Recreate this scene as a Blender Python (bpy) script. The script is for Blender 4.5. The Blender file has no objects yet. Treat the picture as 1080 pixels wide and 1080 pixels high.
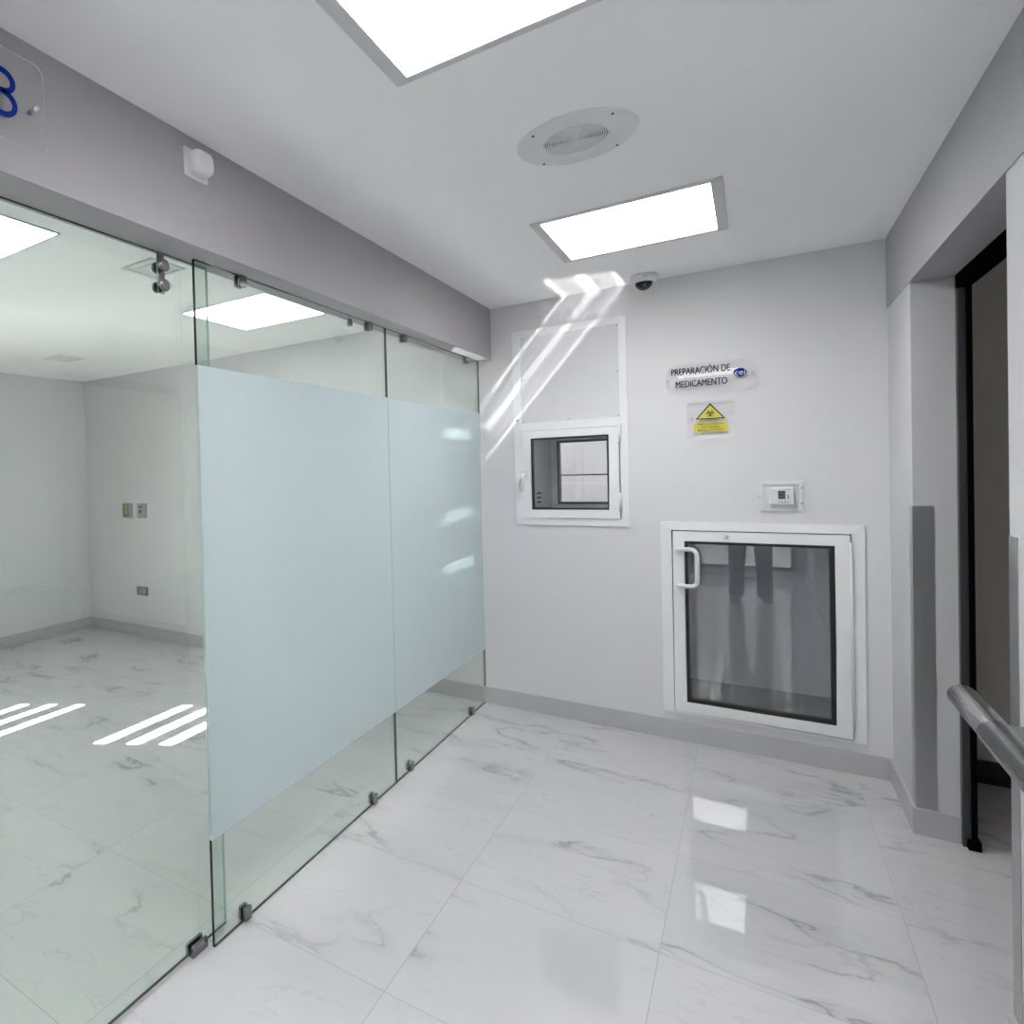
import bpy, bmesh, math, random
from mathutils import Vector, Matrix
random.seed(4)
S = bpy.context.scene
COL = S.collection
PI = math.pi

# ------------------------------------------------------------------ dimensions (metres)
YB = 3.963            # back wall
ZC = 2.43             # ceiling
XL = -1.263           # corridor face of the left soffit
XG = -1.3455          # fixed glass plane
XD = -1.380           # sliding door plane
XR = 0.4857           # right wall
ZS = 2.123            # underside of soffit / lintel
XJ = 0.6035           # back of the right wall
YJ = 3.453            # far jamb
YN = 2.289            # near jamb
XF = -5.26            # far wall of the glazed room
YNEAR = -2.1
BH, BT = 0.1005, 0.012

# ------------------------------------------------------------------ node helpers
def new_mat(name):
    m = bpy.data.materials.new(name); m.use_nodes = True
    nt = m.node_tree; nt.nodes.clear()
    out = nt.nodes.new('ShaderNodeOutputMaterial')
    return m, nt, out

def N(nt, typ, ins=None, **props):
    n = nt.nodes.new(typ)
    for k, v in props.items(): setattr(n, k, v)
    for k, v in (ins or {}).items():
        if isinstance(v, bpy.types.NodeSocket): nt.links.new(v, n.inputs[k])
        else: n.inputs[k].default_value = v
    return n

def math_n(nt, op, a, b=None, c=None, clamp=False):
    n = nt.nodes.new('ShaderNodeMath'); n.operation = op; n.use_clamp = clamp
    for i, v in enumerate((a, b, c)):
        if v is None: continue
        if isinstance(v, bpy.types.NodeSocket): nt.links.new(v, n.inputs[i])
        else: n.inputs[i].default_value = v
    return n.outputs[0]

def principled(name, col, rough=0.5, metal=0.0, spec=0.5, bump=0.0, bscale=300, var=0.0, coat=0.0):
    m, nt, out = new_mat(name)
    p = N(nt, 'ShaderNodeBsdfPrincipled', {'Base Color': (*col, 1), 'Roughness': rough, 'Metallic': metal})
    p.inputs['Specular IOR Level'].default_value = spec
    if coat: p.inputs['Coat Weight'].default_value = coat
    g = N(nt, 'ShaderNodeNewGeometry')
    if var:
        nz = N(nt, 'ShaderNodeTexNoise', {'Vector': g.outputs['Position'], 'Scale': 1.7, 'Detail': 3.0})
        mr = N(nt, 'ShaderNodeMapRange', {'Value': nz.outputs['Fac'], 'To Min': 1 - var, 'To Max': 1 + var})
        hs = N(nt, 'ShaderNodeHueSaturation', {'Color': (*col, 1), 'Value': mr.outputs['Result']})
        nt.links.new(hs.outputs['Color'], p.inputs['Base Color'])
    if bump:
        nz2 = N(nt, 'ShaderNodeTexNoise', {'Vector': g.outputs['Position'], 'Scale': bscale, 'Detail': 2.0})
        b = N(nt, 'ShaderNodeBump', {'Height': nz2.outputs['Fac'], 'Strength': bump, 'Distance': 0.001})
        nt.links.new(b.outputs['Normal'], p.inputs['Normal'])
    nt.links.new(p.outputs[0], out.inputs['Surface'])
    return m

def brushed(name, col, rough=0.32, axis=2):
    """brushed stainless steel, grain along the given axis"""
    m, nt, out = new_mat(name)
    g = N(nt, 'ShaderNodeNewGeometry')
    sc = [400, 400, 400]; sc[axis] = 3
    mp = N(nt, 'ShaderNodeMapping', {'Vector': g.outputs['Position'], 'Scale': sc})
    nz = N(nt, 'ShaderNodeTexNoise', {'Vector': mp.outputs[0], 'Scale': 1.0, 'Detail': 3.0})
    mr = N(nt, 'ShaderNodeMapRange', {'Value': nz.outputs['Fac'], 'To Min': rough - .06, 'To Max': rough + .08})
    p = N(nt, 'ShaderNodeBsdfPrincipled', {'Base Color': (*col, 1), 'Metallic': 1.0, 'Roughness': mr.outputs[0]})
    b = N(nt, 'ShaderNodeBump', {'Height': nz.outputs['Fac'], 'Strength': 0.12, 'Distance': 0.001})
    nt.links.new(b.outputs[0], p.inputs['Normal'])
    nt.links.new(p.outputs[0], out.inputs['Surface'])
    return m

def emissive(name, col, strength, down=.6):
    m, nt, out = new_mat(name)
    # luminaire diffusers throw most of their light straight down
    ge = N(nt, 'ShaderNodeNewGeometry')
    dt = N(nt, 'ShaderNodeVectorMath', {0: ge.outputs['Normal'], 1: ge.outputs['Incoming']}, operation='DOT_PRODUCT')
    st = math_n(nt, 'MULTIPLY_ADD', math_n(nt, 'ABSOLUTE', dt.outputs['Value']), down * strength, (1 - down) * strength)
    e = N(nt, 'ShaderNodeEmission', {'Color': (*col, 1), 'Strength': st})
    nt.links.new(e.outputs[0], out.inputs['Surface'])
    return m

def thin_glass(name, tint, rough=0.0, ior=1.5, graze=1.0):
    m, nt, out = new_mat(name)
    t = N(nt, 'ShaderNodeBsdfTransparent', {'Color': (*tint, 1)})
    g = N(nt, 'ShaderNodeBsdfGlossy', {'Color': (1, 1, 1, 1), 'Roughness': rough})
    # Schlick reflectance of a thin sheet, the same from both sides
    ge = N(nt, 'ShaderNodeNewGeometry')
    dt = N(nt, 'ShaderNodeVectorMath', {0: ge.outputs['Normal'], 1: ge.outputs['Incoming']}, operation='DOT_PRODUCT')
    f0 = ((ior - 1) / (ior + 1)) ** 2
    om = math_n(nt, 'SUBTRACT', 1.0, math_n(nt, 'ABSOLUTE', dt.outputs['Value']), clamp=True)
    fr = math_n(nt, 'MULTIPLY_ADD', math_n(nt, 'POWER', om, 5.0), (1 - f0) * graze, f0)
    mx = N(nt, 'ShaderNodeMixShader', {0: fr, 1: t.outputs[0], 2: g.outputs[0]})
    nt.links.new(mx.outputs[0], out.inputs['Surface'])
    return m

def frosted(name, col):
    m, nt, out = new_mat(name)
    g = N(nt, 'ShaderNodeNewGeometry')
    nz = N(nt, 'ShaderNodeTexNoise', {'Vector': g.outputs['Position'], 'Scale': 900.0, 'Detail': 1.0})
    mr = N(nt, 'ShaderNodeMapRange', {'Value': nz.outputs['Fac'], 'To Min': .97, 'To Max': 1.03})
    hs = N(nt, 'ShaderNodeHueSaturation', {'Color': (*col, 1), 'Value': mr.outputs[0]})
    d = N(nt, 'ShaderNodeBsdfDiffuse', {'Color': hs.outputs[0]})
    t = N(nt, 'ShaderNodeBsdfTranslucent', {'Color': hs.outputs[0]})
    mx = N(nt, 'ShaderNodeMixShader', {0: 0.5, 1: d.outputs[0], 2: t.outputs[0]})
    nt.links.new(mx.outputs[0], out.inputs['Surface'])
    return m

def marble_floor():
    m, nt, out = new_mat('polished_marble_tile')
    T, x0, y0 = 0.6, -0.8412, 3.3822
    g = N(nt, 'ShaderNodeNewGeometry')
    sp = N(nt, 'ShaderNodeSeparateXYZ', {0: g.outputs['Position']})
    ux = math_n(nt, 'DIVIDE', math_n(nt, 'SUBTRACT', sp.outputs[0], x0), T)
    uy = math_n(nt, 'DIVIDE', math_n(nt, 'SUBTRACT', sp.outputs[1], y0), T)
    ix, iy = math_n(nt, 'FLOOR', ux), math_n(nt, 'FLOOR', uy)
    fx, fy = math_n(nt, 'SUBTRACT', ux, ix), math_n(nt, 'SUBTRACT', uy, iy)
    ex = math_n(nt, 'MINIMUM', fx, math_n(nt, 'SUBTRACT', 1.0, fx))
    ey = math_n(nt, 'MINIMUM', fy, math_n(nt, 'SUBTRACT', 1.0, fy))
    e = math_n(nt, 'MINIMUM', ex, ey)
    grout = math_n(nt, 'LESS_THAN', e, 0.0024)
    cid = N(nt, 'ShaderNodeCombineXYZ', {0: ix, 1: iy, 2: 3.7})
    wn = N(nt, 'ShaderNodeTexWhiteNoise', {'Vector': cid.outputs[0]}, noise_dimensions='3D')
    off = N(nt, 'ShaderNodeVectorMath', {0: wn.outputs['Color'], 1: (40, 40, 40)}, operation='MULTIPLY')
    rot = N(nt, 'ShaderNodeMapping', {'Vector': g.outputs['Position'], 'Rotation': (0, 0, math.radians(-28)), 'Scale': (1.0, 2.3, 1.0)})
    base = N(nt, 'ShaderNodeVectorMath', {0: rot.outputs[0], 1: off.outputs[0]}, operation='ADD')
    # warp
    w1 = N(nt, 'ShaderNodeTexNoise', {'Vector': base.outputs[0], 'Scale': 2.2, 'Detail': 4.0})
    wv = N(nt, 'ShaderNodeVectorMath', {0: w1.outputs['Color'], 1: (.5, .5, .5)}, operation='SUBTRACT')
    ws = N(nt, 'ShaderNodeVectorMath', {0: wv.outputs[0], 1: (.55, .55, .55)}, operation='MULTIPLY')
    pv = N(nt, 'ShaderNodeVectorMath', {0: base.outputs[0], 1: ws.outputs[0]}, operation='ADD')
    def ridge(scale, width, detail):
        n = N(nt, 'ShaderNodeTexNoise', {'Vector': pv.outputs[0], 'Scale': scale, 'Detail': detail, 'Roughness': .55})
        a = math_n(nt, 'ABSOLUTE', math_n(nt, 'SUBTRACT', n.outputs['Fac'], .5))
        return math_n(nt, 'SUBTRACT', 1.0, math_n(nt, 'DIVIDE', a, width), clamp=True)
    r1 = ridge(1.15, .016, 5.0)
    r2 = ridge(2.3, .012, 4.0)
    soft = ridge(1.15, .075, 3.0)
    mk = N(nt, 'ShaderNodeTexNoise', {'Vector': base.outputs[0], 'Scale': 1.6, 'Detail': 2.0})
    mk1 = N(nt, 'ShaderNodeMapRange', {'Value': mk.outputs['Fac'], 'From Min': .47, 'From Max': .68}).outputs[0]
    mk2 = N(nt, 'ShaderNodeMapRange', {'Value': mk.outputs['Fac'], 'From Min': .56, 'From Max': .36}).outputs[0]
    v = math_n(nt, 'ADD', math_n(nt, 'MULTIPLY', math_n(nt, 'MULTIPLY', r1, mk1), .62),
               math_n(nt, 'MULTIPLY', math_n(nt, 'MULTIPLY', r2, mk2), .22))
    v = math_n(nt, 'ADD', v, math_n(nt, 'MULTIPLY', math_n(nt, 'MULTIPLY', soft, mk1), .26), clamp=True)
    cl = N(nt, 'ShaderNodeTexNoise', {'Vector': base.outputs[0], 'Scale': 1.1, 'Detail': 3.0})
    clr = N(nt, 'ShaderNodeMapRange', {'Value': cl.outputs['Fac'], 'From Min': .3, 'From Max': .7}).outputs[0]
    body = N(nt, 'ShaderNodeMix', {0: clr, 6: (.59, .578, .585, 1), 7: (.545, .536, .553, 1)}, data_type='RGBA')
    c1 = N(nt, 'ShaderNodeMix', {0: v, 6: body.outputs[2], 7: (.26, .26, .28, 1)}, data_type='RGBA')
    c2 = N(nt, 'ShaderNodeMix', {0: math_n(nt, 'MULTIPLY', grout, .95), 6: c1.outputs[2], 7: (.30, .295, .30, 1)}, data_type='RGBA')
    rg = math_n(nt, 'ADD', math_n(nt, 'MULTIPLY', grout, .5), .012)
    p = N(nt, 'ShaderNodeBsdfPrincipled', {'Base Color': c2.outputs[2], 'Roughness': rg, 'IOR': 1.8})
    nt.links.new(p.outputs[0], out.inputs['Surface'])
    return m

M = {}
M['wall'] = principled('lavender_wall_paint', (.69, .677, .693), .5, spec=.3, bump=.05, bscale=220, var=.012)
M['side'] = principled('shaded_wall_paint', (.57, .558, .572), .5, spec=.3, bump=.05, bscale=220, var=.012)  # wall paint darkened: weaker light on the right put into the colour
M['band'] = principled('grey_band_paint', (.385, .375, .39), .5, spec=.3, bump=.05, bscale=220, var=.012)
M['ceiling'] = principled('white_ceiling_paint', (.935, .915, .915), .6, spec=.2, bump=.04, bscale=250, var=.01)
M['floor'] = marble_floor()
M['base'] = principled('grey_baseboard', (.47, .462, .475), .35, var=.03)
M['white'] = principled('white_frame_lacquer', (.80, .80, .81), .3)
M['white_plastic'] = principled('white_plastic', (.74, .74, .75), .4)
M['vent'] = principled('white_vent_plastic', (.78, .78, .78), .5)
M['trim'] = principled('light_frame_aluminium', (.60, .60, .615), .4)
M['led'] = emissive('lit_led_diffuser', (1.0, 1.0, 1.0), 22.0, .62)
M['lobby_fill'] = emissive('added_lobby_lamp', (1.0, 1.0, 1.0), 36.0, .4)
M['led_soft'] = emissive('lit_led_diffuser_soft', (1.0, 1.0, 1.0), 9.5, .2)
M['glass'] = thin_glass('green_tinted_glass', (.893, .944, .914))
M['clear'] = thin_glass('clear_window_glass', (.97, .975, .975))
M['dark_glass'] = thin_glass('grey_hatch_glass', (.88, .89, .90), ior=1.75)
M['edge'] = principled('dark_glass_edge', (.018, .03, .028), .15)
M['edge_pale'] = principled('pale_glass_edge', (.50, .63, .62), .2)
M['film'] = frosted('frosted_film', (.74, .805, .825))
M['acrylic'] = thin_glass('clear_acrylic', (.992, .992, .994), .0, 1.35, .35)
M['acrylic_edge'] = principled('polished_acrylic_edge', (.75, .75, .77), .2)
M['steel'] = brushed('brushed_steel', (.46, .46, .465), .33, 2)
M['steel_h'] = brushed('brushed_steel_tube', (.40, .40, .405), .25, 1)
M['clamp'] = brushed('satin_steel_clamp', (.27, .27, .275), .22, 2)
M['bolt'] = principled('turned_steel_bolt', (.34, .34, .34), .22, 1.0)
M['chrome'] = principled('polished_chrome', (.75, .75, .76), .15, 1.0)
M['black'] = principled('outlet_and_gap_black', (.010, .010, .012), .45)
M['gasket'] = principled('dark_gasket', (.014, .0145, .016), .4)
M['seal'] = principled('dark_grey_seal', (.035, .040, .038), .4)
M['brush'] = principled('black_brush_seal', (.003, .003, .004), 1.0, spec=.0)
M['blue'] = principled('blue_lettering', (.000, .022, .24), .5, spec=.1)
M['navy'] = principled('navy_lettering', (.006, .022, .10), .5, spec=.1)
M['yellow'] = principled('yellow_sticker', (.62, .54, .06), .5)
M['pale_yellow'] = principled('worn_yellow_print', (.70, .63, .25), .5)
M['print'] = principled('black_print', (.015, .016, .02), .5)
M['lcd'] = principled('grey_display', (.055, .06, .055), .2)
M['lcdseg'] = principled('display_digits', (.16, .17, .16), .4)
M['smoke'] = principled('smoked_dome', (.008, .010, .009), .12)
M['lens'] = principled('camera_lens', (.10, .10, .10), .2)
M['grille_dark'] = principled('grille_void', (.055, .055, .06), .8)
M['chamber'] = principled('steel_grey_chamber_lining', (.78, .785, .80), .35)
M['chamber_grey'] = principled('grey_chamber_lining', (.52, .52, .55), .35)
M['slot'] = principled('vent_slot', (.03, .03, .03), .6)
M['dim'] = principled('dim_room_paint', (.76, .74, .69), .6, var=.02)
M['plate_grey'] = principled('grey_faceplate', (.36, .355, .365), .35)
M['plate_dark'] = principled('dark_grey_faceplate', (.20, .20, .205), .4)
M['socket_yellow'] = principled('yellow_socket', (.50, .42, .05), .4)
M['slat'] = principled('white_shutter_slat', (.62, .62, .62), .5)
M['cloth_grey'] = principled('dark_grey_trouser_cloth', (.045, .047, .055), .85, bump=.2, bscale=900)
M['cloth_shirt'] = principled('pale_blue_shirt_cloth', (.36, .42, .52), .85, bump=.2, bscale=900)
M['skin'] = principled('skin', (.50, .32, .23), .5)
M['lip'] = principled('lips', (.32, .12, .11), .5)
M['hair'] = principled('dark_hair', (.02, .015, .012), .6)
M['shoe'] = principled('black_shoe_leather', (.012, .012, .013), .35)
M['eye'] = principled('eye_white', (.7, .7, .7), .2)

# ------------------------------------------------------------------ object helpers
def empty(name, loc, label=None, cat=None, group=None):
    o = bpy.data.objects.new(name, None); o.location = loc; o.empty_display_size = .05
    COL.objects.link(o)
    tag(o, label, cat, group)
    return o

def tag(o, label=None, cat=None, group=None, kind=None):
    if label: o['label'] = label
    if cat: o['category'] = cat
    if group: o['group'] = group
    if kind: o['kind'] = kind
    return o

def world_loc(o):
    v = Vector((0, 0, 0))
    while o is not None:
        v += o.location; o = o.parent
    return v

def obj(name, bm, mat, parent=None, smooth=False, bevel=0, seg=2, label=None):
    """link bm (built in world coordinates) as ONE mesh object below parent"""
    me = bpy.data.meshes.new(name)
    if parent is not None:
        bm.transform(Matrix.Translation(-world_loc(parent)))
    bmesh.ops.recalc_face_normals(bm, faces=bm.faces)
    bm.to_mesh(me); bm.free()
    for mm in (mat if isinstance(mat, (list, tuple)) else [mat]): me.materials.append(mm)
    if smooth:
        for p in me.polygons: p.use_smooth = True
    o = bpy.data.objects.new(name, me); COL.objects.link(o)
    if parent is not None: o.parent = parent
    if bevel:
        b = o.modifiers.new('bevel', 'BEVEL'); b.width = bevel; b.segments = seg; b.limit_method = 'ANGLE'
    if label: o['label'] = label
    return o

def B():
    return bmesh.new()

def box(bm, x0, x1, y0, y1, z0, z1, mi=0):
    vs = [bm.verts.new((x, y, z)) for x in (x0, x1) for y in (y0, y1) for z in (z0, z1)]
    fs = []
    for a, b, c, d in ((0, 1, 3, 2), (4, 6, 7, 5), (0, 4, 5, 1), (2, 3, 7, 6), (0, 2, 6, 4), (1, 5, 7, 3)):
        f = bm.faces.new((vs[a], vs[b], vs[c], vs[d])); f.material_index = mi; fs.append(f)
    return fs

def cyl(bm, p0, p1, r, n=20, r1=None, mi=0):
    p0, p1 = Vector(p0), Vector(p1); d = (p1 - p0); L = d.length; d.normalize()
    a = Vector((0, 0, 1)) if abs(d.z) < .9 else Vector((1, 0, 0))
    u = d.cross(a).normalized(); v = d.cross(u)
    r1 = r if r1 is None else r1
    A = [bm.verts.new(p0 + r * (math.cos(2 * PI * i / n) * u + math.sin(2 * PI * i / n) * v)) for i in range(n)]
    C = [bm.verts.new(p1 + r1 * (math.cos(2 * PI * i / n) * u + math.sin(2 * PI * i / n) * v)) for i in range(n)]
    for i in range(n):
        f = bm.faces.new((A[i], A[(i + 1) % n], C[(i + 1) % n], C[i])); f.smooth = True; f.material_index = mi
    for f in (bm.faces.new(A), bm.faces.new(C)): f.material_index = mi

def tube(bm, pts, r, n=14):
    pts = [Vector(p) for p in pts]; rings = []
    prev_u = None
    for i, p in enumerate(pts):
        t = (pts[min(i + 1, len(pts) - 1)] - pts[max(i - 1, 0)]).normalized()
        if prev_u is None:
            a = Vector((0, 0, 1)) if abs(t.z) < .9 else Vector((1, 0, 0)); u = t.cross(a).normalized()
        else:
            u = (prev_u - t * prev_u.dot(t)).normalized()
        prev_u = u; v = t.cross(u)
        rings.append([bm.verts.new(p + r * (math.cos(2 * PI * k / n) * u + math.sin(2 * PI * k / n) * v)) for k in range(n)])
    for a, b in zip(rings, rings[1:]):
        for k in range(n):
            bm.faces.new((a[k], a[(k + 1) % n], b[(k + 1) % n], b[k])).smooth = True
    bm.faces.new(rings[0]); bm.faces.new(rings[-1])

def prism(bm, pts2, place, h0, h1, mi_side=0):
    """extrude a 2-D outline; place(u, v, h) -> xyz"""
    a = [bm.verts.new(place(u, v, h0)) for u, v in pts2]
    b = [bm.verts.new(place(u, v, h1)) for u, v in pts2]
    bm.faces.new(a); bm.faces.new(b)
    n = len(pts2)
    for i in range(n):
        f = bm.faces.new((a[i], a[(i + 1) % n], b[(i + 1) % n], b[i])); f.material_index = mi_side

def rrect(u0, u1, v0, v1, r, n=8):
    out = []
    for cu, cv, a0 in ((u1 - r, v1 - r, 0), (u0 + r, v1 - r, 90), (u0 + r, v0 + r, 180), (u1 - r, v0 + r, 270)):
        for i in range(n + 1):
            a = math.radians(a0 + 90 * i / n); out.append((cu + r * math.cos(a), cv + r * math.sin(a)))
    return out

def ring_frame(bm, u0, u1, v0, v1, iu0, iu1, iv0, iv1, place, h0, h1):
    """mitred rectangular frame"""
    O = [(u0, v0), (u1, v0), (u1, v1), (u0, v1)]; I = [(iu0, iv0), (iu1, iv0), (iu1, iv1), (iu0, iv1)]
    for k in range(4):
        l = (k + 1) % 4
        prism(bm, [O[k], O[l], I[l], I[k]], place, h0, h1)

onback = lambda u, v, h: (u, YB - h, v)           # h = distance out of the back wall
onsoffit = lambda u, v, h: (XL + h, u, v)
onceil = lambda u, v, h: (u, v, ZC - h)

def text_mesh(body, size, depth, bold=0.0):
    cu = bpy.data.curves.new('lettering', 'FONT'); cu.body = body; cu.size = size
    cu.extrude = depth / 2; cu.offset = bold; cu.align_x = 'CENTER'; cu.align_y = 'BOTTOM_BASELINE' if False else 'BOTTOM_BASELINE'
    t = bpy.data.objects.new('lettering', cu); COL.objects.link(t)
    dg = bpy.context.evaluated_depsgraph_get(); dg.update()
    me = bpy.data.meshes.new_from_object(t.evaluated_get(dg))
    bpy.data.objects.remove(t); bpy.data.curves.remove(cu)
    bm = bmesh.new(); bm.from_mesh(me); bpy.data.meshes.remove(me)
    return bm

def text_on(name, body, u0, u1, v0, v1, place, h, depth, mat, parent, heavy=0.0):
    """text stretched into the box u0..u1, v0..v1 (v0 baseline, v1 cap height) of a wall"""
    bm = text_mesh(body, 1.0, 0.0)
    xs = [v.co.x for v in bm.verts]
    cap = text_mesh('H', 1.0, 0.0); ch = max(v.co.y for v in cap.verts) - min(v.co.y for v in cap.verts); cy0 = min(v.co.y for v in cap.verts); cap.free()
    sx = (u1 - u0) / (max(xs) - min(xs)); sy = (v1 - v0) / ch; mn = min(xs)
    r = bmesh.ops.extrude_face_region(bm, geom=bm.faces[:])
    newv = {g for g in r['geom'] if isinstance(g, bmesh.types.BMVert)}
    for v in bm.verts:
        hh = h + (depth if v in newv else 0)
        v.co = Vector(place(u0 + (v.co.x - mn) * sx, v0 + (v.co.y - cy0) * sy, hh))
    if heavy:      # heavier strokes: the outline repeated a hair to either side
        r = bmesh.ops.duplicate(bm, geom=bm.verts[:] + bm.edges[:] + bm.faces[:])
        bmesh.ops.translate(bm, verts=[g for g in r['geom'] if isinstance(g, bmesh.types.BMVert)], vec=Vector(place(heavy, 0, 0)) - Vector(place(0, 0, 0)))
    return obj(name, bm, mat, parent)

def structure(name, bm, mat, label=None, **k):
    o = obj(name, bm, mat, None, **k); o['kind'] = 'structure'
    if label: o['label'] = label
    return o

def wall_y(bm, x0, x1, z0, z1, y0, y1, holes):
    """wall slab normal to Y with rectangular holes (xa, xb, za, zb)"""
    xs = sorted({x0, x1, *[h[0] for h in holes], *[h[1] for h in holes]})
    zs = sorted({z0, z1, *[h[2] for h in holes], *[h[3] for h in holes]})
    for xa, xb in zip(xs, xs[1:]):
        for za, zb in zip(zs, zs[1:]):
            mx, mz = (xa + xb) / 2, (za + zb) / 2
            if any(h[0] < mx < h[1] and h[2] < mz < h[3] for h in holes): continue
            box(bm, xa, xb, y0, y1, za, zb)
    bmesh.ops.remove_doubles(bm, verts=bm.verts, dist=1e-5)
    # drop internal faces
    seen = {}
    for f in bm.faces:
        seen.setdefault(tuple(round(c, 4) for c in f.calc_center_median()), []).append(f)
    dead = [f for fs in seen.values() if len(fs) > 1 for f in fs]
    bmesh.ops.delete(bm, geom=dead, context='FACES')

# ------------------------------------------------------------------ SETTING
XO, YO = 2.6, 4.15        # dim room on the right
XW, YW = -4.4, 2.2        # recess of the glazed room's far wall

# hatch openings in the back wall
H1 = (-1.0895, -.5765, 1.1595, 1.6725)
H2 = (-.345, .355, .1525, 1.1075)

b = B(); box(b, XF - .1, XO + .1, YNEAR - .1, 6.4, -.08, 0)
structure('floor', b, M['floor'], 'white marble-look polished floor tiles with grey veins')

b = B(); box(b, XW - .02, XO + .1, YNEAR - .1, 6.4, ZC, ZC + .08); box(b, XF - .1, XW - .02, YW - .1, YB + .1, ZC, ZC + .08)
structure('ceiling', b, M['ceiling'], 'smooth white ceiling')

b = B(); wall_y(b, XF - .1, XJ, 0, ZC, YB, YB + .1, [H1, H2])
structure('wall_back', b, M['wall'], 'pale lavender back wall with two glazed hatches')

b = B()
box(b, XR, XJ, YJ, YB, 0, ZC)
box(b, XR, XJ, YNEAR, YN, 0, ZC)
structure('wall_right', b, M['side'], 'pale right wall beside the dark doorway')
b = B(); box(b, XR, XJ, YN, YJ, ZS, ZC); box(b, XR - .004, XR, YNEAR, YB, ZS, ZC)
structure('lintel_right', b, M['band'], 'grey band of wall above the dark doorway')

b = B(); box(b, XL - .135, XL, YNEAR, YB, ZS, ZC)
structure('beam_left', b, M['band'], 'grey soffit beam above the glass partition')

b = B(); box(b, XF - .1, XF, YW, YB, 0, ZC); box(b, XF - .1, XW - .021, YW - .1, YW - .001, 0, ZC)
structure('wall_left', b, M['wall'], 'far wall of the glazed room')

# recessed part of that wall, with the shuttered window the sun comes through
KX, KY = .837, .62         # sun: dx/dz and dy/dx of its rays
WY0, WY1, WZ0, WZ1 = 1.255, 1.957, .66, 2.255
b = B()
for (y0, y1, z0, z1) in ((YNEAR, WY0, 0, ZC), (WY1, YW, 0, ZC), (WY0, WY1, 0, WZ0), (WY0, WY1, WZ1, ZC)):
    box(b, XW - .02, XW, y0, y1, z0, z1)
structure('wall_window_side', b, M['wall'], 'recessed wall of the glazed room with a shuttered window')
win = empty('window_1', (XW, (WY0 + WY1) / 2, WZ0)); win['kind'] = 'structure'; win['label'] = 'shuttered window whose open slats let sun stripes onto the floor'
slots = [(-2.88 + i * .16 - XW) / KX for i in range(3)] + [(-3.80 + i * .16 - XW) / KX for i in range(3)]
slots.sort(); hw = .031
edges = [WZ0] + [e for s in slots for e in (s - hw, s + hw)] + [WZ1]
for i in range(0, len(edges), 2):
    b = B(); box(b, XW - .012, XW - .008, WY0, WY1, edges[i], edges[i + 1]); obj('slat', b, M['slat'], win)

b = B(); wall_y(b, XF - .1, XO + .1, 0, ZC, YNEAR - .1, YNEAR, [(-.66, .40, .10, 2.1)])
structure('wall_near', b, M['wall'], 'wall behind the photographer with a glazed door')

# baseboards
b = B()
for x0, x1 in ((XF, XR),):
    box(b, x0, x1, YB - BT, YB, 0, BH)
structure('baseboard_back', b, M['base'], 'grey baseboard along the back wall', bevel=.0015)
b = B()
box(b, XR - BT, XR, YJ, YB - BT, 0, BH); box(b, XR - BT, XJ, YJ - BT, YJ, 0, BH)
box(b, XR - BT, XR, YNEAR, YN, 0, BH)
structure('baseboard_right', b, M['base'], 'grey baseboard along the right wall and door jamb', bevel=.0015)
b = B(); box(b, XF, XF + BT, YW, YB - BT, 0, BH); box(b, XF, XW, YW, YW + BT, 0, BH); box(b, XW, XW + BT, YNEAR, YW, 0, BH)
structure('baseboard_left', b, M['base'], 'grey baseboard in the glazed room', bevel=.0015)

# dim room through the doorway on the right
b = B()
box(b, XJ, XO, YO, YO + .1, 0, ZC); box(b, XO, XO + .1, YNEAR, YO + .1, 0, ZC); box(b, XJ - .1, XJ, YB, YO + .1, 0, ZC)
structure('wall_dim_room', b, M['dim'], 'dark unlit wall through the doorway on the right')
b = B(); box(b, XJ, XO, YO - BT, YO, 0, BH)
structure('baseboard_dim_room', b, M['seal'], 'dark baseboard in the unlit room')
b = B()
box(b, XJ, XJ + .022, YJ - .028, YJ + .01, 0, ZS, 0)
box(b, XJ + .022, XJ + .036, YJ - .040, YJ + .01, 0, ZS - .02, 1)
box(b, XJ + .010, XJ + .044, YJ - .05, YJ + .01, 0, .035, 1)
box(b, XJ, XJ + .036, YN - .1, YJ, ZS - .052, ZS + .01, 1)
box(b, XJ, XJ + .036, YN - .1, YN - .05, 0, ZS, 1)
structure('door_1', b, [M['seal'], M['brush']], 'black door seal frame of the doorway on the right', bevel=.002)

# room behind the hatches
b = B()
box(b, -2.3, -2.2, YB + .1, 6.4, 0, ZC); box(b, -.2, -.1, 4.7, 6.4, 0, ZC); box(b, -2.3, -.1, 6.3, 6.4, 0, ZC)
structure('wall_preparation_room', b, M['wall'], 'walls of the preparation room behind the back wall')
b = B()
box(b, -2.2, -.45, 6.27, 6.30, 0, 1.30)
structure('trim_preparation_room', b, M['white'], 'white wainscot in the preparation room')

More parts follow.
